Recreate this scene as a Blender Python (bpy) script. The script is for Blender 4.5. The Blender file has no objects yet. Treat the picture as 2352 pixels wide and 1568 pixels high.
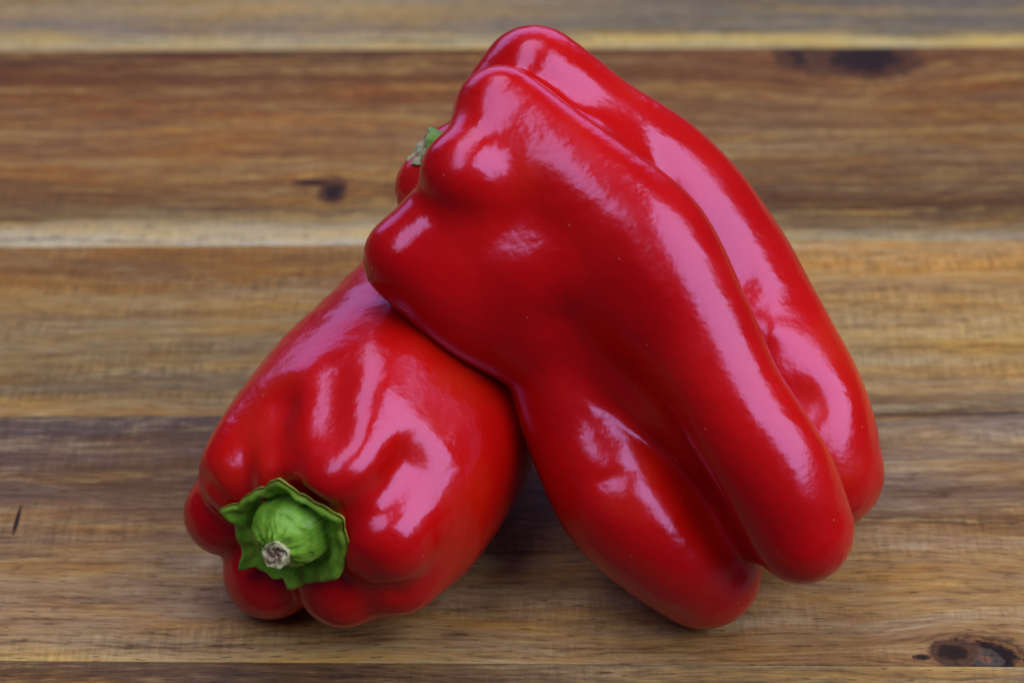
import bpy, math, random
import numpy as np
from mathutils import Vector

# ------------------------------------------------------------------ camera, world, light
S = 0.01                                   # the scene is laid out in centimetres, built in metres
PITCH = math.radians(40.0)
CAMH = 36.3
FPX = 4400.0                               # focal length in the 2352 px wide reading of the frame
sc = bpy.context.scene
col = sc.collection
cp, sp_ = math.cos(PITCH), math.sin(PITCH)
RIGHT = np.array([1.0, 0, 0]); FWD = np.array([0, cp, -sp_]); UP = np.array([0, sp_, cp])
CAM = np.array([0, 0, CAMH])

def P(px, py, D):
    """point (cm) seen at px,py (2352x1568 frame) at distance D along the camera axis"""
    return CAM + D * (FWD + RIGHT * ((px - 1176) / FPX) - UP * ((py - 784) / FPX))

def ground(px, py, z=0.0):
    d = FWD + RIGHT * ((px - 1176) / FPX) - UP * ((py - 784) / FPX)
    return CAM + d * ((z - CAMH) / d[2])

cam_data = bpy.data.cameras.new("camera")
cam = bpy.data.objects.new("camera", cam_data); col.objects.link(cam)
cam.location = Vector(CAM * S)
cam.rotation_euler = (math.radians(90) - PITCH, 0, 0)
cam_data.sensor_width = 36.0
cam_data.lens = 36.0 * FPX / 2352.0
cam_data.clip_start = 0.01; cam_data.clip_end = 50
cam_data.dof.use_dof = True
cam_data.dof.focus_distance = 0.452
cam_data.dof.aperture_fstop = 11.0
sc.camera = cam

world = bpy.data.worlds.new("World"); sc.world = world
world.use_nodes = True
bg = world.node_tree.nodes["Background"]
bg.inputs[0].default_value = (0.60, 0.68, 1.0, 1); bg.inputs[1].default_value = 0.05

sc.view_settings.view_transform = 'Standard'; sc.view_settings.look = 'None'
sc.view_settings.exposure = -0.22; sc.view_settings.gamma = 1.0

def area_light(name, loc, target, sx, sy, power, color):
    ld = bpy.data.lights.new(name, 'AREA'); ld.shape = 'RECTANGLE'
    ld.size = sx; ld.size_y = sy; ld.energy = power; ld.color = color
    o = bpy.data.objects.new(name, ld); col.objects.link(o)
    o.location = loc
    o.rotation_euler = (Vector(target) - Vector(loc)).to_track_quat('-Z', 'Y').to_euler()
    return o

area_light("overhead_window_light", (-0.26, 0.47, 1.25), (-0.15, 0.43, 0.03), 1.70, 0.60, 12.5, (0.86, 0.86, 1.0))
area_light("side_window_light", (0.88, 0.14, 0.98), (0.03, 0.37, 0.05), 1.20, 1.15, 21, (0.86, 0.86, 1.0))
area_light("added_rim_light", (-0.3, 2.4, 0.75), (0, 0.4, 0.05), 3.0, 1.0, 20, (0.58, 0.46, 1.0))  # added violet lamp behind, put in to give the upper outlines violet rims

# ------------------------------------------------------------------ helpers
def tag(o, label=None, cat=None, group=None, kind=None):
    if label: o['label'] = label
    if cat: o['category'] = cat
    if group: o['group'] = group
    if kind: o['kind'] = kind
    return o

def empty(name, loc):
    o = bpy.data.objects.new(name, None); col.objects.link(o)
    o.location = Vector(np.asarray(loc) * S); o.empty_display_size = 0.01
    return o

def mesh_obj(name, V, F, mat, parent=None, normals=None, smooth=True):
    """V in cm, world coordinates; origin of the object = its parent's origin (or the world's)"""
    V = np.asarray(V, dtype=float) * S
    if parent is not None:
        off = np.array(parent.matrix_basis.translation)
        pp = parent.parent
        while pp is not None:
            off = off + np.array(pp.matrix_basis.translation); pp = pp.parent
        V = V - off
    me = bpy.data.meshes.new(name)
    if isinstance(F, np.ndarray):
        me.vertices.add(len(V)); me.vertices.foreach_set("co", V.astype(np.float32).ravel())
        me.loops.add(F.size); me.loops.foreach_set("vertex_index", F.astype(np.int32).ravel())
        me.polygons.add(len(F))
        me.polygons.foreach_set("loop_start", (np.arange(len(F)) * F.shape[1]).astype(np.int32))
        me.update(calc_edges=True); me.validate()
    else:
        me.from_pydata([tuple(v) for v in V], [], [list(f) for f in F]); me.update()
    me.polygons.foreach_set("use_smooth", [smooth] * len(me.polygons))
    if normals is not None:
        me.normals_split_custom_set_from_vertices([tuple(n) for n in normals])
    me.materials.append(mat)
    o = bpy.data.objects.new(name, me); col.objects.link(o)
    if parent is not None: o.parent = parent
    return o

# node helper ------------------------------------------------------
class NT:
    def __init__(s, mat):
        mat.use_nodes = True
        s.t = mat.node_tree; s.n = s.t.nodes; s.l = s.t.links
        s.bsdf = s.n["Principled BSDF"]
    def new(s, typ, **kw):
        nd = s.n.new(typ)
        for k, v in kw.items(): setattr(nd, k, v)
        return nd
    def put(s, sock, v):
        if hasattr(v, 'is_output') or isinstance(v, bpy.types.NodeSocket): s.l.new(v, sock)
        else: sock.default_value = v
    def math(s, op, a, b=None, c=None, clamp=False):
        nd = s.new('ShaderNodeMath', operation=op, use_clamp=clamp)
        s.put(nd.inputs[0], a)
        if b is not None: s.put(nd.inputs[1], b)
        if c is not None: s.put(nd.inputs[2], c)
        return nd.outputs[0]
    def add(s, a, b): return s.math('ADD', a, b)
    def sub(s, a, b): return s.math('SUBTRACT', a, b)
    def mul(s, a, b): return s.math('MULTIPLY', a, b)
    def comb(s, x, y, z=0.0):
        nd = s.new('ShaderNodeCombineXYZ')
        s.put(nd.inputs[0], x); s.put(nd.inputs[1], y); s.put(nd.inputs[2], z)
        return nd.outputs[0]
    def noise(s, vec, scale=1.0, detail=3.0, rough=0.55, dist=0.0, dims='3D'):
        nd = s.new('ShaderNodeTexNoise', noise_dimensions=dims)
        s.put(nd.inputs['Vector'], vec); nd.inputs['Scale'].default_value = scale
        nd.inputs['Detail'].default_value = detail; nd.inputs['Roughness'].default_value = rough
        nd.inputs['Distortion'].default_value = dist
        return nd.outputs['Fac']
    def ramp(s, fac, stops, interp='LINEAR'):
        nd = s.new('ShaderNodeValToRGB'); s.put(nd.inputs[0], fac)
        cr = nd.color_ramp; cr.interpolation = interp
        while len(cr.elements) < len(stops): cr.elements.new(0.5)
        for e, (p, c) in zip(cr.elements, stops):
            e.position = p
            e.color = tuple(c) + (1,) if len(c) == 3 else c
        return nd.outputs[0]
    def maprange(s, v, a, b, c=0.0, d=1.0, smooth=True):
        nd = s.new('ShaderNodeMapRange')
        if smooth: nd.interpolation_type = 'SMOOTHSTEP'
        s.put(nd.inputs[0], v)
        for i, k in enumerate((a, b, c, d)): s.put(nd.inputs[i + 1], k)
        return nd.outputs[0]
    def mix(s, f, a, b, blend='MIX'):
        nd = s.new('ShaderNodeMix', data_type='RGBA', blend_type=blend)
        s.put(nd.inputs[0], f); s.put(nd.inputs[6], a); s.put(nd.inputs[7], b)
        return nd.outputs[2]
    def bump(s, h, strength, dist, normal=None):
        nd = s.new('ShaderNodeBump'); nd.inputs['Strength'].default_value = strength
        nd.inputs['Distance'].default_value = dist
        s.put(nd.inputs['Height'], h)
        if normal is not None: s.l.new(normal, nd.inputs['Normal'])
        return nd.outputs[0]

def lin(c):
    c = np.asarray(c, float) / 255.0
    return np.where(c <= 0.04045, c / 12.92, ((c + 0.055) / 1.055) ** 2.4)

# ------------------------------------------------------------------ implicit surface modelling
def smin(a, b, k):
    h = np.clip(0.5 + 0.5 * (b - a) / k, 0, 1)
    return b + (a - b) * h - k * h * (1 - h)

def catmull(pts, n):
    pts = np.asarray(pts, float)
    Q = np.vstack([2 * pts[0] - pts[1], pts, 2 * pts[-1] - pts[-2]])
    out = []
    for i in range(1, len(Q) - 2):
        for t in np.arange(n) / n:
            p0, p1, p2, p3 = Q[i - 1], Q[i], Q[i + 1], Q[i + 2]
            out.append(0.5 * (2 * p1 + (p2 - p0) * t + (2 * p0 - 5 * p1 + 4 * p2 - p3) * t ** 2 + (3 * p1 - p0 - 3 * p2 + p3) * t ** 3))
    out.append(pts[-1])
    return np.array(out)

class Tube:
    """tube of varying radius along a curve: pts rows (x,y,z,r) in cm"""
    def __init__(s, pts, n=4):
        s.c = catmull(pts, n * 2) if len(pts) > 1 else np.asarray(pts, float)
    def __call__(s, X):
        if len(s.c) == 1:
            return np.linalg.norm(X - s.c[0, :3].astype(np.float32), axis=1) - s.c[0, 3]
        best = None
        for a, b in zip(s.c[:-1], s.c[1:]):
            ba = (b[:3] - a[:3]).astype(np.float32); L2 = float(ba @ ba)
            pa = X - a[:3].astype(np.float32)
            t = np.clip((pa @ ba) / L2, 0, 1)
            d = np.linalg.norm(pa - t[:, None] * ba, axis=1) - (a[3] + t * (b[3] - a[3]))
            best = d if best is None else smin(best, d, 0.05)
        return best

def gauss(X, c, s, a):
    """a bump (a>0 pulls the surface in) of width s around c"""
    q = ((X - np.asarray(c, np.float32)) ** 2).sum(1) / (s * s)
    return a * np.exp(-q)

def line_dist(X, pts):
    c = catmull(pts, 5); best = None
    for a, b in zip(c[:-1], c[1:]):
        ba = (b - a).astype(np.float32)
        pa = X - a.astype(np.float32)
        t = np.clip((pa @ ba) / float(ba @ ba), 0, 1)
        d = np.linalg.norm(pa - t[:, None] * ba, axis=1)
        best = d if best is None else np.minimum(best, d)
    return best

def on_skin(f, px, py, D0=40.0):
    """where the ray through px,py first meets the surface f = 0"""
    d = FWD + RIGHT * ((px - 1176) / FPX) - UP * ((py - 784) / FPX); t = D0
    L = np.linalg.norm(d)
    for _ in range(80):
        q = CAM + d * t; v = float(f(q[None].astype(np.float32))[0])
        t += 0.7 * v / L
        if abs(v) < 0.01: break
    return CAM + d * t

def chunked(f, X, n=400000):
    return np.concatenate([f(X[i:i + n]) for i in range(0, len(X), n)]) if len(X) else np.zeros(0, np.float32)

def polygonise(f, lo, hi, h=0.09, fac=4, smooth=10):
    H = h * fac
    lo = np.asarray(lo, float); nc = np.ceil((np.asarray(hi) - lo) / H).astype(int)
    gx = [lo[i] + H * (np.arange(nc[i]) + 0.5) for i in range(3)]
    C = np.stack(np.meshgrid(*gx, indexing='ij'), -1).reshape(-1, 3).astype(np.float32)
    dc = chunked(f, C).reshape(nc)
    near = np.abs(dc) < H * 1.6
    n = nc * fac
    D = np.repeat(np.repeat(np.repeat(dc, fac, 0), fac, 1), fac, 2).astype(np.float32)
    ci = np.argwhere(near)
    sub = np.stack(np.meshgrid(*[np.arange(fac)] * 3, indexing='ij'), -1).reshape(-1, 3)
    idx = (ci[:, None, :] * fac + sub[None]).reshape(-1, 3)
    X = (lo + h * (idx + 0.5)).astype(np.float32)
    D[idx[:, 0], idx[:, 1], idx[:, 2]] = chunked(f, X)
    ins = D < 0
    # cells
    c = [D[dx:n[0] - 1 + dx, dy:n[1] - 1 + dy, dz:n[2] - 1 + dz] for dx in (0, 1) for dy in (0, 1) for dz in (0, 1)]
    s = sum((q < 0).astype(np.int8) for q in c)
    mix = (s > 0) & (s < 8)
    cid = -np.ones(mix.shape, np.int64)
    mi = np.argwhere(mix); cid[mix] = np.arange(len(mi))
    V = lo + h * (mi + 1.0)
    faces = []
    for ax in range(3):
        o = [a for a in range(3) if a != ax]
        sl0 = [slice(1, n[a] - 1) for a in range(3)]; sl1 = list(sl0)
        sl0[ax] = slice(0, n[ax] - 1); sl1[ax] = slice(1, n[ax])
        A = ins[tuple(sl0)]; B = ins[tuple(sl1)]
        for flag, (P0, Q0) in ((1, (A, ~B)), (0, (~A, B))):
            e = np.argwhere(P0 & Q0)
            if not len(e): continue
            base = e + 1; base[:, ax] = e[:, ax]
            def cell(i, j):
                q = base.copy(); q[:, o[0]] -= i; q[:, o[1]] -= j
                return cid[q[:, 0], q[:, 1], q[:, 2]]
            quad = np.stack([cell(1, 1), cell(0, 1), cell(0, 0), cell(1, 0)], 1)
            if (flag == 0) ^ (ax == 1): quad = quad[:, ::-1]
            faces.append(quad)
    F = np.concatenate(faces); F = F[(F >= 0).all(1)]
    e = 0.01
    def grad(V):
        X = V.astype(np.float32)
        g = np.stack([chunked(f, X + np.float32(e) * np.eye(3, dtype=np.float32)[i]) - chunked(f, X - np.float32(e) * np.eye(3, dtype=np.float32)[i]) for i in range(3)], 1) / (2 * e)
        return g
    for it in range(3):
        g = grad(V); d = chunked(f, V.astype(np.float32))
        g2 = np.maximum((g ** 2).sum(1), 0.25)
        st = -d / g2
        V = V + np.clip(st, -h, h)[:, None] * g
    # take the last unevenness out of the surface
    E = np.concatenate([F[:, [0, 1]], F[:, [1, 2]], F[:, [2, 3]], F[:, [3, 0]]])
    deg = np.bincount(E[:, 0], minlength=len(V)).astype(float)
    def lap(A):
        out = np.stack([np.bincount(E[:, 0], weights=A[E[:, 1], i], minlength=len(V)) for i in range(3)], 1)
        return out / np.maximum(deg, 1)[:, None]
    for it in range(smooth):
        V = V + 0.6 * (lap(V) - V)
        V = V - 0.61 * (lap(V) - V)
    V = V.copy()
    N = np.zeros_like(V)
    fn = np.cross(V[F[:, 2]] - V[F[:, 0]], V[F[:, 3]] - V[F[:, 1]])
    for j in range(4):
        for i in range(3): N[:, i] += np.bincount(F[:, j], weights=fn[:, i], minlength=len(V))
    N /= np.maximum(np.linalg.norm(N, axis=1, keepdims=True), 1e-9)
    for it in range(4):
        N = N + lap(N); N /= np.maximum(np.linalg.norm(N, axis=1, keepdims=True), 1e-9)
    return V, F, N

rng = np.random.default_rng(7)
WV = rng.normal(size=(10, 3)); WV /= np.linalg.norm(WV, axis=1, keepdims=True)
WF = rng.uniform(0.5, 1.6, 10); WP = rng.uniform(0, 6.28, 10)
def wobble(X, amp, freq=1.0, seed=0):
    out = 0
    for k in range(10):
        out = out + np.sin(X @ (WV[k] * WF[k] * freq).astype(np.float32) + WP[k] + seed * 1.7 * k) / (WF[k] + 0.4)
    return amp * out / 3.2

# ------------------------------------------------------------------ materials
def pepper_material():
    m = bpy.data.materials.new("red_pepper_skin"); t = NT(m); b = t.bsdf
    tc = t.new('ShaderNodeTexCoord').outputs['Object']
    n1 = t.noise(tc, 15, 3, 0.55)
    base = t.ramp(n1, [(0.3, (0.42, 0.001, 0.001)), (0.52, (0.54, 0.004, 0.001)), (0.68, (0.58, 0.024, 0.002))])
    # tiny pale flecks in the skin
    v = t.new('ShaderNodeTexVoronoi', feature='F1'); v.inputs['Scale'].default_value = 260
    t.l.new(tc, v.inputs['Vector'])
    wn = t.new('ShaderNodeTexWhiteNoise'); t.l.new(v.outputs['Position'], wn.inputs['Vector'])
    spot = t.mul(t.math('LESS_THAN', v.outputs['Distance'], t.mul(wn.outputs['Value'], 0.055)), t.math('GREATER_THAN', wn.outputs['Value'], 0.82))
    base = t.mix(t.mul(spot, 0.4), base, (0.85, 0.35, 0.22, 1))
    t.l.new(base, b.inputs['Base Color'])
    fine = t.noise(tc, 420, 3, 0.6)
    rr = t.noise(tc, 60, 4, 0.6)
    t.put(b.inputs['Roughness'], t.maprange(rr, 0.3, 0.7, 0.18, 0.26))
    b.inputs['IOR'].default_value = 1.74
    b.inputs['Specular Tint'].default_value = (0.60, 0.48, 1.0, 1)
    b.inputs['Subsurface Weight'].default_value = 0.0
    mid = t.noise(tc, 210, 2, 0.5)
    big = t.noise(tc, 75, 2, 0.5)
    h = t.add(t.add(t.mul(big, 0.36), t.mul(mid, 0.24)), t.mul(fine, 0.08))
    t.l.new(t.bump(h, 1.0, 0.0007), b.inputs['Normal'])
    return m

def green_material(name, dark, mid, light, scale=90, stretch=None, edge=None):
    m = bpy.data.materials.new(name); t = NT(m); b = t.bsdf
    tc = t.new('ShaderNodeTexCoord').outputs['Object']
    n1 = t.noise(tc, scale, 4, 0.6)
    n2 = t.noise(tc, scale * 5, 3, 0.6)
    c = t.ramp(t.add(t.mul(n1, 0.75), t.mul(n2, 0.25)), [(0.33, dark), (0.5, mid), (0.68, light)])
    if edge is not None:
        at = t.new('ShaderNodeAttribute', attribute_name='edge').outputs['Fac']
        c = t.mix(t.mul(at, 0.8), c, tuple(edge) + (1,))
    t.l.new(c, b.inputs['Base Color'])
    b.inputs['Roughness'].default_value = 0.42
    b.inputs['Specular IOR Level'].default_value = 0.4
    t.l.new(t.bump(t.add(n1, t.mul(n2, 0.5)), 0.35, 0.0006), b.inputs['Normal'])
    return m

SKIN = pepper_material()
CALYX = green_material("green_calyx", (0.07, 0.22, 0.012), (0.17, 0.40, 0.03), (0.28, 0.55, 0.07), 110, edge=(0.24, 0.26, 0.03))
STEMG = green_material("pale_green_stem", (0.10, 0.30, 0.03), (0.16, 0.42, 0.06), (0.26, 0.55, 0.12), 80)
CUT = green_material("dry_cut_stem", (0.22, 0.24, 0.11), (0.40, 0.41, 0.22), (0.54, 0.53, 0.34), 260)
CORK = green_material("corky_brown_cut", (0.10, 0.06, 0.045), (0.30, 0.21, 0.15), (0.45, 0.36, 0.26), 420)

# wood --------------------------------------------------------------
WOOD_GAIN = (0.93, 0.88, 0.68)
def wood_material(name, p, knots, left, right, dark, seed, tint=(1, 1, 1), fleck=0.15, streak=1.0):
    """p = plank (x0,y0,x1,y1...) t runs 0 (far edge) to 1 (near edge); left/right: ramps of sRGB colours over t"""
    m = bpy.data.materials.new(name); t = NT(m); b = t.bsdf
    tc = t.new('ShaderNodeTexCoord').outputs['Object']
    sep = t.new('ShaderNodeSeparateXYZ'); t.l.new(tc, sep.inputs[0])
    x = t.mul(sep.outputs[0], 100.0); y = t.mul(sep.outputs[1], 100.0)
    yt, yb = p
    # grain runs round the knots
    v = y
    mask = None
    for (kx, ky, rx, ry, B, eye) in knots:
        dx = t.math('DIVIDE', t.sub(x, kx), rx * 2.2); dy = t.math('DIVIDE', t.sub(y, ky), ry * 2.2)
        q = t.add(t.mul(dx, dx), t.mul(dy, dy))
        w = t.math('EXPONENT', t.mul(q, -1.0))
        v = t.sub(v, t.mul(t.mul(t.sub(y, ky), w), B))
    wav = t.noise(t.comb(t.mul(x, 0.10), t.mul(y, 0.25), seed), 1.0, 3, 0.5)
    v = t.add(v, t.mul(t.sub(wav, 0.5), 0.9))
    g1 = t.noise(t.comb(t.mul(x, 0.07), t.mul(v, 1.5), seed + 3.1), 1.0, 4, 0.6)
    g2 = t.noise(t.comb(t.mul(x, 0.30), t.mul(v, 4.2), seed + 7.7), 1.0, 5, 0.68)
    g3 = t.noise(t.comb(t.mul(x, 1.1), t.mul(v, 11.0), seed + 1.2), 1.0, 4, 0.7)
    tt = t.math('DIVIDE', t.sub(yt, v), yt - yb)
    tt = t.add(tt, t.mul(t.sub(g2, 0.5), 0.05))
    tt = t.math('MINIMUM', t.math('MAXIMUM', tt, 0.0), 1.0)
    L = t.ramp(tt, [(a, lin(c)) for a, c in left]); R = t.ramp(tt, [(a, lin(c)) for a, c in right])
    c = t.mix(t.maprange(t.add(x, t.mul(t.sub(g1, 0.5), 10)), -7.0, 8.0), L, R)
    # long streaks
    s = t.add(t.add(t.mul(t.sub(g1, 0.5), 2.4 * streak), t.mul(t.sub(g2, 0.5), 2.2 * streak)), t.mul(t.sub(g3, 0.5), 2.6))
    dk = t.maprange(s, -0.02, -0.80, 0.0, 0.95, smooth=False)
    c = t.mix(dk, c, tuple(lin(dark)) + (1,))
    lt = t.maprange(s, 0.05, 0.8, 0.0, 0.55, smooth=False)
    c = t.mix(lt, c, tuple(lin((205, 180, 135))) + (1,))
    hv = t.noise(t.comb(t.mul(x, 0.16), t.mul(v, 1.1), seed + 90), 1.0, 3, 0.6)
    c = t.mix(1.0, c, t.ramp(hv, [(0.34, (0.93, 1.0, 1.22)), (0.5, (1.0, 1.0, 0.95)), (0.66, (1.12, 0.98, 0.60))]), 'MULTIPLY')
    # rays across the grain
    fl = t.noise(t.comb(t.mul(x, 7.0), t.mul(y, 0.8), seed + 20), 1.0, 3, 0.7)
    reg = t.noise(t.comb(t.mul(x, 0.12), t.mul(y, 0.9), seed + 31), 1.0, 2, 0.5)
    ff = t.mul(t.mul(t.sub(fl, 0.5), t.maprange(reg, 0.4, 0.62)), (fleck + 0.10) * 6)
    br = t.math('ADD', 1.0, ff)
    cc = t.new('ShaderNodeVectorMath', operation='SCALE'); t.l.new(c, cc.inputs[0]); t.l.new(br, cc.inputs[3])
    c = cc.outputs[0]
    # pores, short dark dashes
    po = t.noise(t.comb(t.mul(x, 1.6), t.mul(v, 15.0), seed + 50), 1.0, 2, 0.5)
    c = t.mix(t.maprange(po, 0.61, 0.70, 0.0, 0.75), c, tuple(lin((70, 45, 30))) + (1,))
    # knots
    for i, (kx, ky, rx, ry, B, eye) in enumerate(knots):
        wx = t.noise(t.comb(t.mul(x, 1.6), t.mul(y, 2.4), seed + 60 + i), 1.0, 4, 0.65)
        dx = t.math('DIVIDE', t.sub(x, kx), rx); dy = t.math('DIVIDE', t.sub(y, ky), ry)
        r = t.math('SQRT', t.add(t.mul(dx, dx), t.mul(dy, dy)))
        r = t.add(r, t.mul(t.sub(wx, 0.5), 1.25))
        ring = t.ramp(t.mul(r, 0.5), [(0.0, lin((120, 80, 62))), (0.08, lin((78, 68, 62))), (0.24, lin((72, 60, 55))), (0.31, lin((25, 12, 15))),
                                       (0.46, lin((40, 20, 15))), (0.54, lin((130, 90, 50))), (0.64, lin((70, 45, 30))), (0.8, lin((150, 110, 70)))])
        if not eye:
            ring = t.ramp(t.mul(r, 0.5), [(0.0, lin((30, 17, 12))), (0.36, lin((42, 26, 17))), (0.5, lin((88, 58, 38))), (0.62, lin((80, 52, 38))), (0.8, lin((140, 100, 66)))])
        sp = t.noise(t.comb(t.mul(x, 5), t.mul(y, 6), seed + 80 + i), 1.0, 4, 0.7)
        ring = t.mix(t.maprange(sp, 0.52, 0.66, 0, 0.8), ring, tuple(lin((30, 18, 16))) + (1,))
        k = t.maprange(r, 1.15, 1.7, 1.0, 0.0)
        c = t.mix(k, c, ring)
    g = t.new('ShaderNodeVectorMath', operation='MULTIPLY'); t.l.new(c, g.inputs[0]); g.inputs[1].default_value = tuple(a * b for a, b in zip(WOOD_GAIN, tint)) 
    t.l.new(g.outputs[0], b.inputs['Base Color'])
    b.inputs['Roughness'].default_value = 0.62
    b.inputs['Specular IOR Level'].default_value = 0.18
    t.l.new(t.bump(t.add(g3, t.mul(po, 0.6)), 0.3, 0.0006), b.inputs['Normal'])
    return m

# ------------------------------------------------------------------ the wooden surface
board = empty("wooden_table", (0, 0, 0))
board['kind'] = 'structure'
# joints of the glued planks, as seen at the left and right edge of the frame
J = [(-420, -440), (119, 108), (568, 553), (957, 947), (1517, 1530), (2150, 2180)]
def kn(px, py, rxp, ryp, B=0.6, eye=True):
    a = ground(px, py); b2 = ground(px + rxp, py); c2 = ground(px, py - ryp)
    return (float(a[0]), float(a[1]), float(b2[0] - a[0]), float(c2[1] - a[1]), B, eye)
PL = [
    dict(left=[(0, (120, 100, 80)), (0.70, (130, 115, 95)), (0.86, (165, 145, 108)), (0.93, (130, 118, 105)), (0.985, (190, 178, 140)), (1, (170, 150, 110))],
         right=[(0, (90, 80, 75)), (0.70, (100, 92, 88)), (0.9, (118, 112, 102)), (0.94, (115, 108, 95)), (0.965, (195, 180, 125)), (1, (185, 170, 130))],
         dark=(85, 75, 65), knots=[], seed=1.0, fleck=0.05, streak=0.6),
    dict(left=[(0, (80, 50, 25)), (0.08, (100, 65, 32)), (0.3, (128, 84, 45)), (0.45, (142, 104, 74)), (0.65, (140, 100, 66)), (0.78, (118, 84, 52)), (0.88, (125, 105, 85)), (0.93, (182, 170, 165)), (1, (200, 194, 205))],
         right=[(0, (130, 86, 55)), (0.2, (140, 98, 64)), (0.5, (148, 115, 88)), (0.75, (120, 92, 72)), (0.83, (98, 72, 50)), (0.92, (155, 134, 118)), (0.96, (180, 165, 150)), (1, (195, 182, 178))],
         dark=(80, 48, 22), knots=[kn(1885, 128, 85, 34, 0.5, False), kn(1990, 134, 95, 36, 0.6, False), kn(765, 438, 24, 24, 0.6, False), kn(720, 420, 40, 6, 0.2, False)], seed=11.0, fleck=0.05, streak=0.9, tint=(1.0, 0.98, 0.72)),
    dict(left=[(0, (150, 104, 55)), (0.18, (135, 92, 45)), (0.35, (158, 120, 72)), (0.6, (150, 120, 80)), (0.85, (130, 103, 70)), (1, (165, 125, 75))],
         right=[(0, (185, 135, 75)), (0.25, (172, 128, 76)), (0.6, (172, 138, 88)), (0.85, (155, 120, 82)), (0.96, (110, 84, 60)), (1, (85, 62, 48))],
         dark=(105, 70, 35), knots=[], seed=23.0, fleck=0.16, streak=0.8, tint=(0.96, 1.10, 1.30)),
    dict(left=[(0, (100, 82, 76)), (0.08, (98, 78, 70)), (0.13, (125, 98, 78)), (0.3, (112, 84, 66)), (0.4, (140, 104, 72)), (0.6, (158, 122, 84)), (0.85, (165, 130, 96)), (0.97, (178, 142, 92)), (1, (185, 150, 95))],
         right=[(0, (80, 64, 56)), (0.02, (140, 114, 88)), (0.2, (140, 112, 86)), (0.42, (128, 98, 72)), (0.46, (95, 66, 45)), (0.5, (160, 122, 78)), (0.75, (158, 122, 80)), (1, (150, 112, 72))],
         dark=(95, 66, 42), knots=[kn(2266, 1512, 74, 40, 0.75), kn(2190, 1496, 40, 24, 0.2, False), kn(2118, 1508, 16, 5, 0.0, False), kn(39, 1195, 4, 26, 0.0, False)], seed=34.0, fleck=0.10, streak=0.9, tint=(0.96, 1.06, 1.28)),
    dict(left=[(0, (110, 84, 64)), (0.2, (92, 70, 58)), (1, (110, 80, 60))],
         right=[(0, (165, 150, 125)), (0.02, (140, 118, 94)), (0.2, (112, 88, 70)), (1, (110, 80, 60))],
         dark=(62, 48, 42), knots=[], seed=45.0, fleck=0.05, streak=0.8),
]
PL[1]['right'] = [(a, tuple(int(q * 0.88) for q in c)) for a, c in PL[1]['right']]
for i, pl in enumerate(PL):
    (la, ra), (lb, rb) = J[i], J[i + 1]
    # straight edges through the two sightings, carried on past the frame
    def edge(l, r, X):
        a, b2 = ground(0, l), ground(2352, r)
        return a[1] + (b2[1] - a[1]) * (X - a[0]) / (b2[0] - a[0])
    g = 0.005
    X0, X1 = -34.0, 34.0
    top, bev = 0.0, 0.014
    yt0, yt1 = edge(la, ra, X0) - g, edge(la, ra, X1) - g
    yb0, yb1 = edge(lb, rb, X0) + g, edge(lb, rb, X1) + g
    V = []; F = []
    def ring(ins, z): 
        return [(X0 + ins, yb0 + ins, z), (X1 - ins, yb1 + ins, z), (X1 - ins, yt1 - ins, z), (X0 + ins, yt0 - ins, z)]
    V = ring(0, -2.2) + ring(0, -bev) + ring(bev * 0.35, -bev * 0.3) + ring(bev, top)
    F = [(3, 2, 1, 0), (12, 13, 14, 15)]
    for k in range(3):
        for j in range(4):
            a = 4 * k + j; b2 = 4 * k + (j + 1) % 4
            F.append((a, b2, b2 + 4, a + 4))
    me_m = wood_material("wood_grain", ((yt0 + yt1) / 2, (yb0 + yb1) / 2), **pl)
    mesh_obj("plank", V, F, me_m, board, smooth=False)

# the torn splinter mark at the left
# ------------------------------------------------------------------ left pepper: lies with its stem towards us
A0 = P(650, 1235, 44.4); A1 = P(1050, 760, 51.3)
AX = (A1 - A0) / np.linalg.norm(A1 - A0)
CS = P(742, 1180, 46.0)                              # middle of the fattest section
def onplane(px, py, shift=0.0):
    """pixel -> point on the section through CS (moved by shift cm along the axis)"""
    d = FWD + RIGHT * ((px - 1176) / FPX) - UP * ((py - 784) / FPX)
    q = CS + AX * shift
    return CAM + d * (((q - CAM) @ AX) / (d @ AX))
def rp(rpx, p):
    return rpx * ((p - CAM) @ FWD) / FPX

LOBES_L = [ # px, py, r(px), shift along the axis (cm), swell, rear x, rear y, rear r
    (560, 1066, 108, 0.0, 0.10, 965, 640, 92),
    (702, 1062, 114, 0.0, 0.10, 1010, 630, 110),
    (812, 1074, 126, 0.0, 0.15, 1040, 660, 110),
    (915, 1212, 122, 0.0, 0.25, 1130, 800, 120),
    (955, 1160, 126, 1.2, 0.08, 1150, 780, 120),
    (932, 1292, 122, 0.5, 0.22, 1130, 880, 120),
    (806, 1330, 116, 0.0, 0.20, 1060, 920, 120),
    (622, 1312, 112, 0.0, 0.10, 930, 850, 120),
    (508, 1168, 96, 0.0, 0.0, 960, 740, 100),
]
TL = []
for (px, py, r, sh, sw, qx, qy, qr) in LOBES_L:
    px, py, r = px + (700 - px) * 0.08, py + (1190 - py) * 0.08, r * 1.09
    p = onplane(px, py, sh); rr = rp(r, p)
    q = onplane(qx, qy, 7.2); qq = rp(qr, q)
    mid = p * 0.55 + q * 0.45
    out = mid - (CS + AX * (((mid - CS) @ AX))); out /= np.linalg.norm(out)
    L_ = np.linalg.norm(q - p)
    def at_(sc_): return p + (q - p) * (sc_ / L_)
    TL.append(Tube([(*(at_(-0.15) - out * 0.06), rr * 0.93), (*(at_(0.6)), rr * 1.01), (*(at_(1.8) + out * sw * 0.6), rr * 1.07),
                    (*(at_(3.8) + out * sw), rr * 1.08), (*q, qq)], 2))
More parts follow.
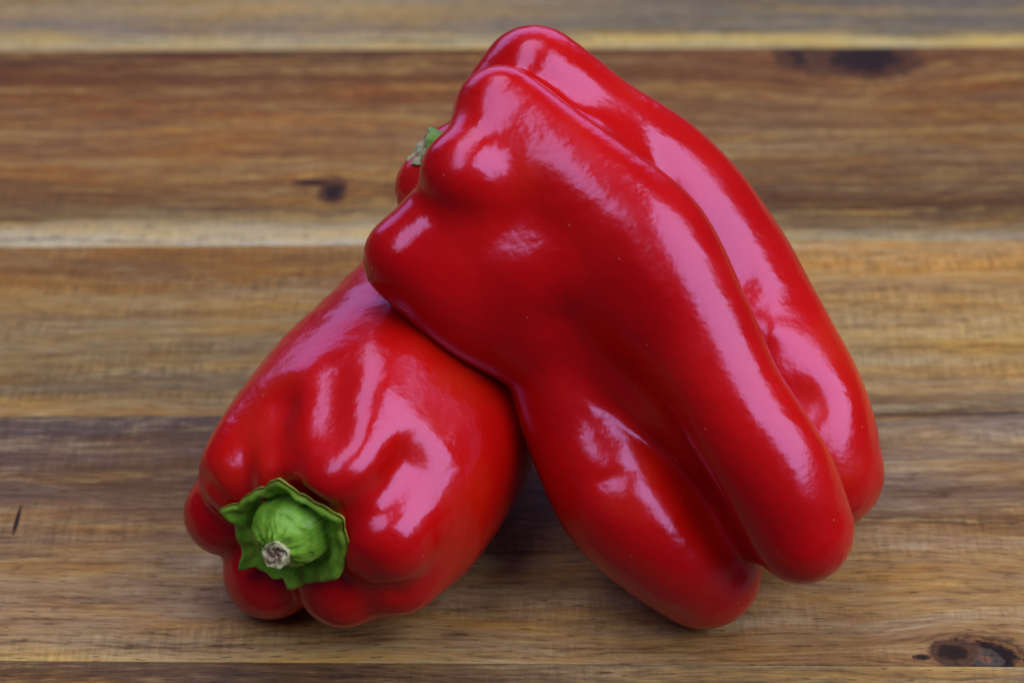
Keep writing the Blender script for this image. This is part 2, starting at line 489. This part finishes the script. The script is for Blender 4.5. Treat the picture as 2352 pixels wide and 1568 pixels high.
CORE_L = Tube([(*(CS + AX * 1.8), 2.7), (*(CS + AX * 4), 2.8), (*(onplane(1000, 780, 6.5)), 2.0)], 2)
PIT = onplane(646, 1232, -2.08)                    # the hollow the stem sits in

def f_left_smooth(X):
    s = (X - CS.astype(np.float32)) @ AX.astype(np.float32)
    k = (0.26 + 1.05 * np.clip((s + 0.8) / 2.1, 0, 1)).astype(np.float32)
    d = TL[0](X)
    for tb in TL[1:]:
        d = smin(d, tb(X), k)
    d = smin(d, CORE_L(X), 0.9)
    pit = np.linalg.norm(X - PIT.astype(np.float32), axis=1) - 1.21
    d = -smin(-d, pit, 0.25)
    d = d + wobble(X, 0.05, 1.0, 1) + wobble(X, 0.010, 4.0, 3)
    return d

GROOVES_L = [([(642, 1118), (632, 1070), (632, 1010), (648, 930)], 0.16, 0.15, 0.48, 0.24),
             ([(790, 1185), (845, 1150), (895, 1112), (935, 1065)], 0.17, 0.20, 0.50, 0.28),
             ([(515, 1150), (478, 1108), (455, 1090)], 0.16, 0.08, 0.40, 0.03),
             ([(768, 1000), (762, 930), (770, 860)], 0.35, 0.00, 0.50, 0.17),
             ([(830, 1290), (870, 1330), (915, 1365)], 0.15, 0.03, 0.45, 0.03)]
GROOVES_L = [(np.array([on_skin(f_left_smooth, *q) for q in L]), a, b2, c, d2) for L, a, b2, c, d2 in GROOVES_L]
def carve(X, d, grooves):
    near = d < 1.2
    if near.any():
        Y = X[near]; add = np.zeros(len(Y), np.float32)
        for L, w1, a1, w2, a2 in grooves:
            ld = line_dist(Y, L)
            add += (a1 * np.exp(-(ld / w1) ** 2) + a2 * np.exp(-(ld / w2) ** 2)).astype(np.float32)
        d = d.copy(); d[near] += add
    return d
def f_left(X):
    return carve(X, f_left_smooth(X), GROOVES_L)

# ------------------------------------------------------------------ right pepper: stands on its tip and leans over
def chain(rows, n=4):
    out = []
    for px, py, r, D in rows:
        D += 1.7 * (1 - min(1.0, max(0.0, (py - 200) / 950.0)))
        p = P(px, py, D); out.append((*p, r * D / FPX))
    return Tube(out, n)

R_M1 = chain([(1150, 258, 106, 44.6), (1300, 400, 132, 44.5), (1470, 560, 155, 44.5), (1572, 740, 148, 44.5), (1660, 920, 142, 44.6), (1768, 1080, 140, 44.8), (1832, 1212, 126, 45.2)])
R_M2 = chain([(1072, 404, 111, 44.1), (1180, 490, 165, 45.5), (1310, 610, 182, 45.6), (1430, 750, 158, 45.6), (1545, 900, 136, 45.8), (1660, 1050, 106, 46.0), (1750, 1185, 106, 46.3)])
R_M3 = chain([(1150, 335, 92, 44.5), (1230, 450, 130, 45.2)])
R_L = chain([(938, 590, 104, 44.9), (1080, 690, 122, 45.7), (1270, 800, 132, 46.3), (1350, 960, 150, 46.8), (1440, 1135, 162, 46.7), (1535, 1235, 152, 46.9), (1612, 1305, 136, 47.5)])
R_F = chain([(1022, 518, 112, 44.9), (1110, 590, 155, 45.6), (1230, 660, 166, 45.8), (1310, 730, 125, 46.2)])
R_R = chain([(1230, 188, 128, 46.2), (1362, 302, 138, 46.7), (1515, 435, 162, 47.5), (1645, 610, 166, 48.1), (1755, 800, 162, 48.0), (1838, 950, 158, 47.6), (1895, 1085, 136, 47.6)])
R_I = chain([(1560, 560, 92, 47.8), (1660, 740, 122, 47.7), (1755, 900, 126, 47.3), (1815, 1020, 112, 47.2)])
R_B = chain([(1152, 270, 114, 46.4), (1300, 460, 160, 47.4), (1450, 720, 170, 48.8), (1600, 930, 160, 49.6), (1700, 1090, 130, 49.6)])
R_S = chain([(1052, 368, 90, 46.7), (1180, 430, 120, 47.0)])
R_B2 = chain([(1008, 436, 104, 46.4), (1150, 600, 130, 47.4), (1330, 780, 150, 48.6)])
R_C = chain([(1200, 480, 190, 46.2), (1400, 700, 220, 47.2), (1560, 920, 190, 48.4), (1650, 1050, 130, 48.6)])
SADDLE = P(1420, 330, 47.0)

def f_right_smooth(X):
    q0 = P(1100, 400, 45.5); q1 = P(1750, 1150, 48.0)
    ax = (q1 - q0); Ltot = np.linalg.norm(ax); ax = ax / Ltot
    s = ((X - q0.astype(np.float32)) @ ax.astype(np.float32)) / Ltot
    kk = 0.30 + 0.6 * np.exp(-((s - 0.25) / 0.2) ** 2)
    m = smin(smin(R_M1(X), R_M2(X), 0.9), R_M3(X), 0.5)
    l = smin(R_L(X), R_F(X), 0.5)
    d = smin(m, l, kk)
    kr = 0.25 + gauss(X, SADDLE, 1.7, 1.3)
    d = smin(d, smin(R_R(X), R_I(X), 1.3), kr)
    d = smin(d, smin(smin(R_B(X), R_B2(X), 0.5), R_S(X), 0.25), 0.6)
    d = smin(d, R_C(X), 0.8)
    d = d + wobble(X, 0.04, 1.0, 2) + wobble(X, 0.010, 4.0, 5)
    d = d + gauss(X, P(1790, 920, 46.6), 1.1, 0.22) + gauss(X, P(1852, 935, 46.9), 0.55, 0.10) + gauss(X, P(1400, 1020, 45.2), 0.5, 0.05)
    return d

GROOVES_R = [([(1300, 745), (1395, 855), (1500, 960), (1575, 1080), (1640, 1200), (1715, 1300)], 0.30, 0.14, 0.75, 0.26),
             ([(1385, 1105), (1450, 1075), (1515, 1035)], 0.14, 0.03, 0.40, 0.06)]
GROOVES_R = [(np.array([on_skin(f_right_smooth, *q) for q in L]), a, b2, c, d2) for L, a, b2, c, d2 in GROOVES_R]
DENTS = [(on_skin(f_right_smooth, px, py), w, a) for px, py, w, a in ((1845, 925, 0.55, 0.13), (1720, 640, 0.5, 0.06), (1770, 760, 0.4, -0.05), (1330, 250, 0.5, 0.05))]
CRINKLE = on_skin(f_right_smooth, 1750, 740)
def f_right(X):
    d = carve(X, f_right_smooth(X), GROOVES_R)
    for c, w, a in DENTS: d = d + gauss(X, c, w, a)
    return d + wobble(X, 0.035, 6.5, 8) * gauss(X, CRINKLE, 1.3, 1.0)

def pepper(name, label, f, base, lo, hi, touch=None):
    root = empty(name, base)
    tag(root, label, "pepper", "red bell peppers on the table")
    V, F, N = polygonise(f, lo, hi, h=0.082, smooth=4)
    if touch is not None:                       # flesh gives where the two press on each other
        for it in range(3):
            d = chunked(touch, V.astype(np.float32)); m = d < 0.0
            if not m.any(): break
            X = V[m].astype(np.float32); e = 0.02
            g = np.stack([touch(X + e * np.eye(3, dtype=np.float32)[i]) - touch(X - e * np.eye(3, dtype=np.float32)[i]) for i in range(3)], 1)
            g /= np.maximum(np.linalg.norm(g, axis=1, keepdims=True), 1e-6)
            V[m] = V[m] - (d[m] - 0.01)[:, None] * g
            N = None
    print(name, len(V), "verts; z range", V[:, 2].min(), V[:, 2].max())
    body = mesh_obj("flesh", V, F, SKIN, root, normals=N)
    return root, body, V

def bounds(tubes, pad=0.6):
    c = np.vstack([t.c for t in tubes])
    return (c[:, :3] - c[:, 3:4]).min(0) - pad, (c[:, :3] + c[:, 3:4]).max(0) + pad

lo, hi = bounds(TL + [CORE_L])
left, body_l, VL = pepper("bell_pepper", "shorter red bell pepper lying on its side with its green stem facing forward", f_left,
               [*ground(800, 1400)[:2], 0], lo, hi)
lo, hi = bounds([R_M1, R_M2, R_M3, R_F, R_L, R_R, R_I, R_B, R_B2, R_S, R_C])
right, body_r, VR = pepper("bell_pepper", "longer red bell pepper standing tilted on its tip and leaning on the other", f_right,
                [*ground(1700, 1380)[:2], 0], lo, hi, touch=f_left)

# ------------------------------------------------------------------ calyx of the left pepper
def cz(zx, zy): return (488.1 + 0.19045 * zx, 1079.5 + 0.19045 * zy)
OUT = [(800, 180, 1), (990, 330, 0), (1200, 440, 0), (1350, 540, 0), (1522, 612, 1), (1535, 760, 0), (1590, 900, 0), (1560, 1100, 0), (1490, 1290, .7), (1300, 1400, 0), (1100, 1415, 0), (900, 1412, .9),
       (820, 1350, 0), (720, 1340, .4), (600, 1280, 0), (470, 1215, 0), (338, 1192, 1), (320, 1060, 0), (290, 950, 0), (235, 820, 0), (222, 680, .1), (133, 512, 1), (260, 450, 0), (400, 335, 0), (580, 255, 0)]
CFRONT = -1.15   # cm in front of the fattest section
cc_px = cz(890, 820)
CF = CFRONT; CFRONT = CF - 0.32
e_c = onplane(*cc_px, CFRONT)
pts = [onplane(*cz(a, b2), CFRONT) for a, b2, _ in OUT]
E1 = RIGHT - AX * (RIGHT @ AX); E1 /= np.linalg.norm(E1); E2 = np.cross(E1, AX); 
if E2 @ UP < 0: E2 = -E2
pol = []
for p, (a, b2, tip) in zip(pts, OUT):
    q = p - e_c; pol.append((math.atan2(q @ E2, q @ E1), np.hypot(q @ E1, q @ E2), tip))
pol.sort()
th = np.array([p[0] for p in pol]); rr_ = np.array([p[1] for p in pol]); tp = np.array([p[2] for p in pol])
th3 = np.concatenate([th - 2 * np.pi, th, th + 2 * np.pi])
NA, NR = 180, 44
ang = np.linspace(-np.pi, np.pi, NA, endpoint=False)
Rr = np.interp(ang, th3, np.tile(rr_ + 0.17 * tp ** 3, 3)); Tp = np.interp(ang, th3, np.tile(tp, 3))
kcen = onplane(*cz(900, 770), CFRONT) - e_c
def calyx_height(u, a, R, T):
    """height towards the viewer (cm) of the cup at fraction u of the rim"""
    x = u * R * np.cos(a); y = u * R * np.sin(a)
    rim = 0.12 + 0.19 * np.clip((u - 0.60) / 0.40, 0, 1) ** 1.3 - 0.16 * np.clip((u - 0.88) / 0.12, 0, 1) ** 2 + 0.16 * T * np.clip((u - 0.7) / 0.3, 0, 1)
    dx = x - kcen @ E1; dy = y - kcen @ E2
    rho = np.sqrt((dx / 0.98) ** 2 + (dy / 0.83) ** 2)
    rho = rho * (1 + 0.05 * np.sin(3 * a + 1) + 0.03 * np.sin(7 * a))
    knob = 0.95 * np.sqrt(np.clip(1 - rho ** 2.4, 0, 1))
    w = 0.07 * (np.sin(5 * x + 7 * y + 1.3) * np.sin(9 * x - 4 * y) + 0.12 * np.sin(17 * a + 3 * np.sin(6 * u))*np.clip(u-.3,0,1))
    w2 = 0.035 * np.sin(23 * x + 3 * np.sin(9 * y)) * np.sin(19 * y + 2 * np.sin(11 * x)) * np.clip(1.2 - rho * 0.6, 0, 1)
    knob = knob * (1 + 0.035 * np.sin(6 * np.arctan2(dy, dx) + 1.5 * rho + 0.7) * np.clip(rho * 1.6 - 0.3, 0, 1) + 0.02 * np.sin(13 * np.arctan2(dy, dx) + 3 * rho))
    fold = -0.07 * np.exp(-((rho - 0.80) / 0.05) ** 2) * np.clip(np.cos(a - 0.5) + 0.2, 0, 1)
    trough = -0.32 * np.exp(-((rho - 1.06) / 0.10) ** 2)
    return np.maximum(rim + trough, knob) + w * 0.5 + w2 * 0.6 + fold
V = []; edge_at = []
for layer in (0, 1):
    for i in range(NR):
        u = (i + 0.5) / NR if i < NR - 1 else 1.0
        hgt = calyx_height(u, ang, Rr, Tp)
        hgt = hgt - 0.32
        if layer: hgt = hgt - 0.20 * (1 - 0.72 * u)
        X = e_c + (u * Rr * np.cos(ang))[:, None] * E1 + (u * Rr * np.sin(ang))[:, None] * E2 - AX * hgt[:, None]
        V.append(X); edge_at.append(np.full(NA, max(0, (u - 0.93) / 0.07)))
V = np.vstack(V); edge_at = np.concatenate(edge_at)
F = []
for layer in (0, 1):
    for i in range(NR - 1):
        for j in range(NA):
            a = layer * NR * NA + i * NA + j; b2 = layer * NR * NA + i * NA + (j + 1) % NA
            q = [a, b2, b2 + NA, a + NA]
            F.append(q if layer else q[::-1])
for j in range(NA):
    a = (NR - 1) * NA + j; b2 = (NR - 1) * NA + (j + 1) % NA
    F.append([a + NR * NA, b2 + NR * NA, b2, a][::-1])
    
calyx = mesh_obj("calyx", V, np.array(F), CALYX, left)
at = calyx.data.attributes.new("edge", 'FLOAT', 'POINT'); at.data.foreach_set("value", edge_at.astype(np.float32))

def stub(parent, base, top, r0, r1, matside, name, ragged=0.06, seed=0, capmat=None, n=40, bulge=0.0):
    """a short stem with a ragged cut end"""
    rg = random.Random(seed)
    d = (top - base); L = np.linalg.norm(d); d = d / L
    u = np.cross(d, [0, 0, 1.0]); u /= np.linalg.norm(u); w = np.cross(d, u)
    V = []; F = []
    rib = [1 + 0.07 * math.sin(5 * 2 * math.pi * j / n + seed) + rg.uniform(-.02, .02) for j in range(n)]
    rag = [ragged * (0.7 * math.sin(2 * 2 * math.pi * j / n + seed) + 0.4 * math.sin(7 * 2 * math.pi * j / n + 2 * seed) + rg.uniform(-.2, .2)) for j in range(n)]
    rows = 10
    for i in range(rows + 1):
        s = i / rows
        for j in range(n):
            a = 2 * math.pi * j / n
            r = (r0 + (r1 - r0) * s + bulge * math.sin(math.pi * s)) * rib[j]
            V.append(base + d * (L * s + rag[j] * s ** 4) + (u * math.cos(a) + w * math.sin(a)) * r)
    for i in range(rows):
        for j in range(n):
            a = i * n + j; b2 = i * n + (j + 1) % n
            F.append((a, b2, b2 + n, a + n))
    o = mesh_obj(name, V, np.array(F), matside, parent)
    # the cut face
    V2 = []; F2 = []
    k = 6
    for i in range(k + 1):
        s = 1 - i / k * 0.97
        for j in range(n):
            a = 2 * math.pi * j / n
            r = r1 * rib[j] * s * 1.01
            hh = rag[j] * s - 0.10 * (1 - s) + rg.uniform(-.03, .03) * (0 if i == 0 else 1) + 0.04 * math.sin(3 * a + 9 * s)* (1 if i else 0)
            V2.append(base + d * (L + hh) + (u * math.cos(a) + w * math.sin(a)) * r)
    for i in range(k):
        for j in range(n):
            a = i * n + j; b2 = i * n + (j + 1) % n
            F2.append((a, b2, b2 + n, a + n))
    c = len(V2); V2.append(base + d * (L - 0.08))
    F2 += [(k * n + j, k * n + (j + 1) % n, c) for j in range(n)]
    ce = mesh_obj("cut_end", V2, [list(f) for f in F2], matside if capmat is CORK else capmat, o)
    if capmat is CORK:
        ce.data.materials.append(CORK)
        for p_ in ce.data.polygons: p_.material_index = 1 if p_.index >= 2 * n else 0
    return o

b0 = onplane(*cz(860, 930), CF - 0.55); t0 = onplane(*cz(745, 1030), CF - 1.15)
stub(left, b0, t0, 0.38, 0.30, CUT, "stem", 0.05, 3, CORK)

# stem of the right pepper
b1 = P(1090, 402, 47.4); t1 = P(967, 337, 46.95)
stub(right, b1, t1, 0.66, 0.52, STEMG, "stem", 0.10, 5, CUT)

# ------------------------------------------------------------------ water drops on the skin
WATER = bpy.data.materials.new("clear_water"); wt = NT(WATER)
wt.bsdf.inputs['Transmission Weight'].default_value = 1.0; wt.bsdf.inputs['IOR'].default_value = 1.33
wt.bsdf.inputs['Roughness'].default_value = 0.02; wt.bsdf.inputs['Base Color'].default_value = (1, 1, 1, 1)

def drop(px, py, rad, label):
    """a bead of water sitting on the nearest skin of the leaning pepper"""
    q = (VR - CAM); Dp = q @ FWD
    X = 1176 + FPX * (q @ RIGHT) / Dp; Y = 784 - FPX * (q @ UP) / Dp
    near = np.hypot(X - px, Y - py) < 16
    i = np.where(near)[0]; i = i[np.argmin(Dp[i])]
    c = VR[i]; e = 0.03
    n = np.array([(f_right((c + e * np.eye(3)[k])[None].astype(np.float32)) - f_right((c - e * np.eye(3)[k])[None].astype(np.float32)))[0] for k in range(3)])
    n /= np.linalg.norm(n)
    u = np.cross(n, [0, 0, 1.0]); u /= np.linalg.norm(u); w = np.cross(u, n)
    rows, seg = 8, 18
    V = []; F = []
    for a in range(rows + 1):
        f = math.pi * a / rows
        for b_ in range(seg):
            h = 2 * math.pi * b_ / seg
            z = math.cos(f); sag = 1 + 0.12 * math.cos(h)
            V.append(c + n * (rad * 0.62 * z + rad * 0.15) + (u * math.sin(h) + w * -math.cos(h) * sag) * rad * math.sin(f))
    for a in range(rows):
        for b_ in range(seg):
            F.append((a * seg + b_, a * seg + (b_ + 1) % seg, (a + 1) * seg + (b_ + 1) % seg, (a + 1) * seg + b_))
    o = mesh_obj("water_drop", V, np.array(F), WATER)
    mid = Vector(c * S)
    o.data.transform(__import__('mathutils').Matrix.Translation(-mid)); o.location = mid
    tag(o, label, "water drop", "water drops on the leaning pepper")

drop(838, 618, 0.055, "tiny clear water drop on the left tip of the leaning pepper, upper one there")
drop(838, 648, 0.075, "slightly larger clear water drop at the left tip of the leaning pepper, lower one there")
drop(1325, 790, 0.055, "tiny clear water drop in the middle of the leaning pepper, above its lower front lobe")
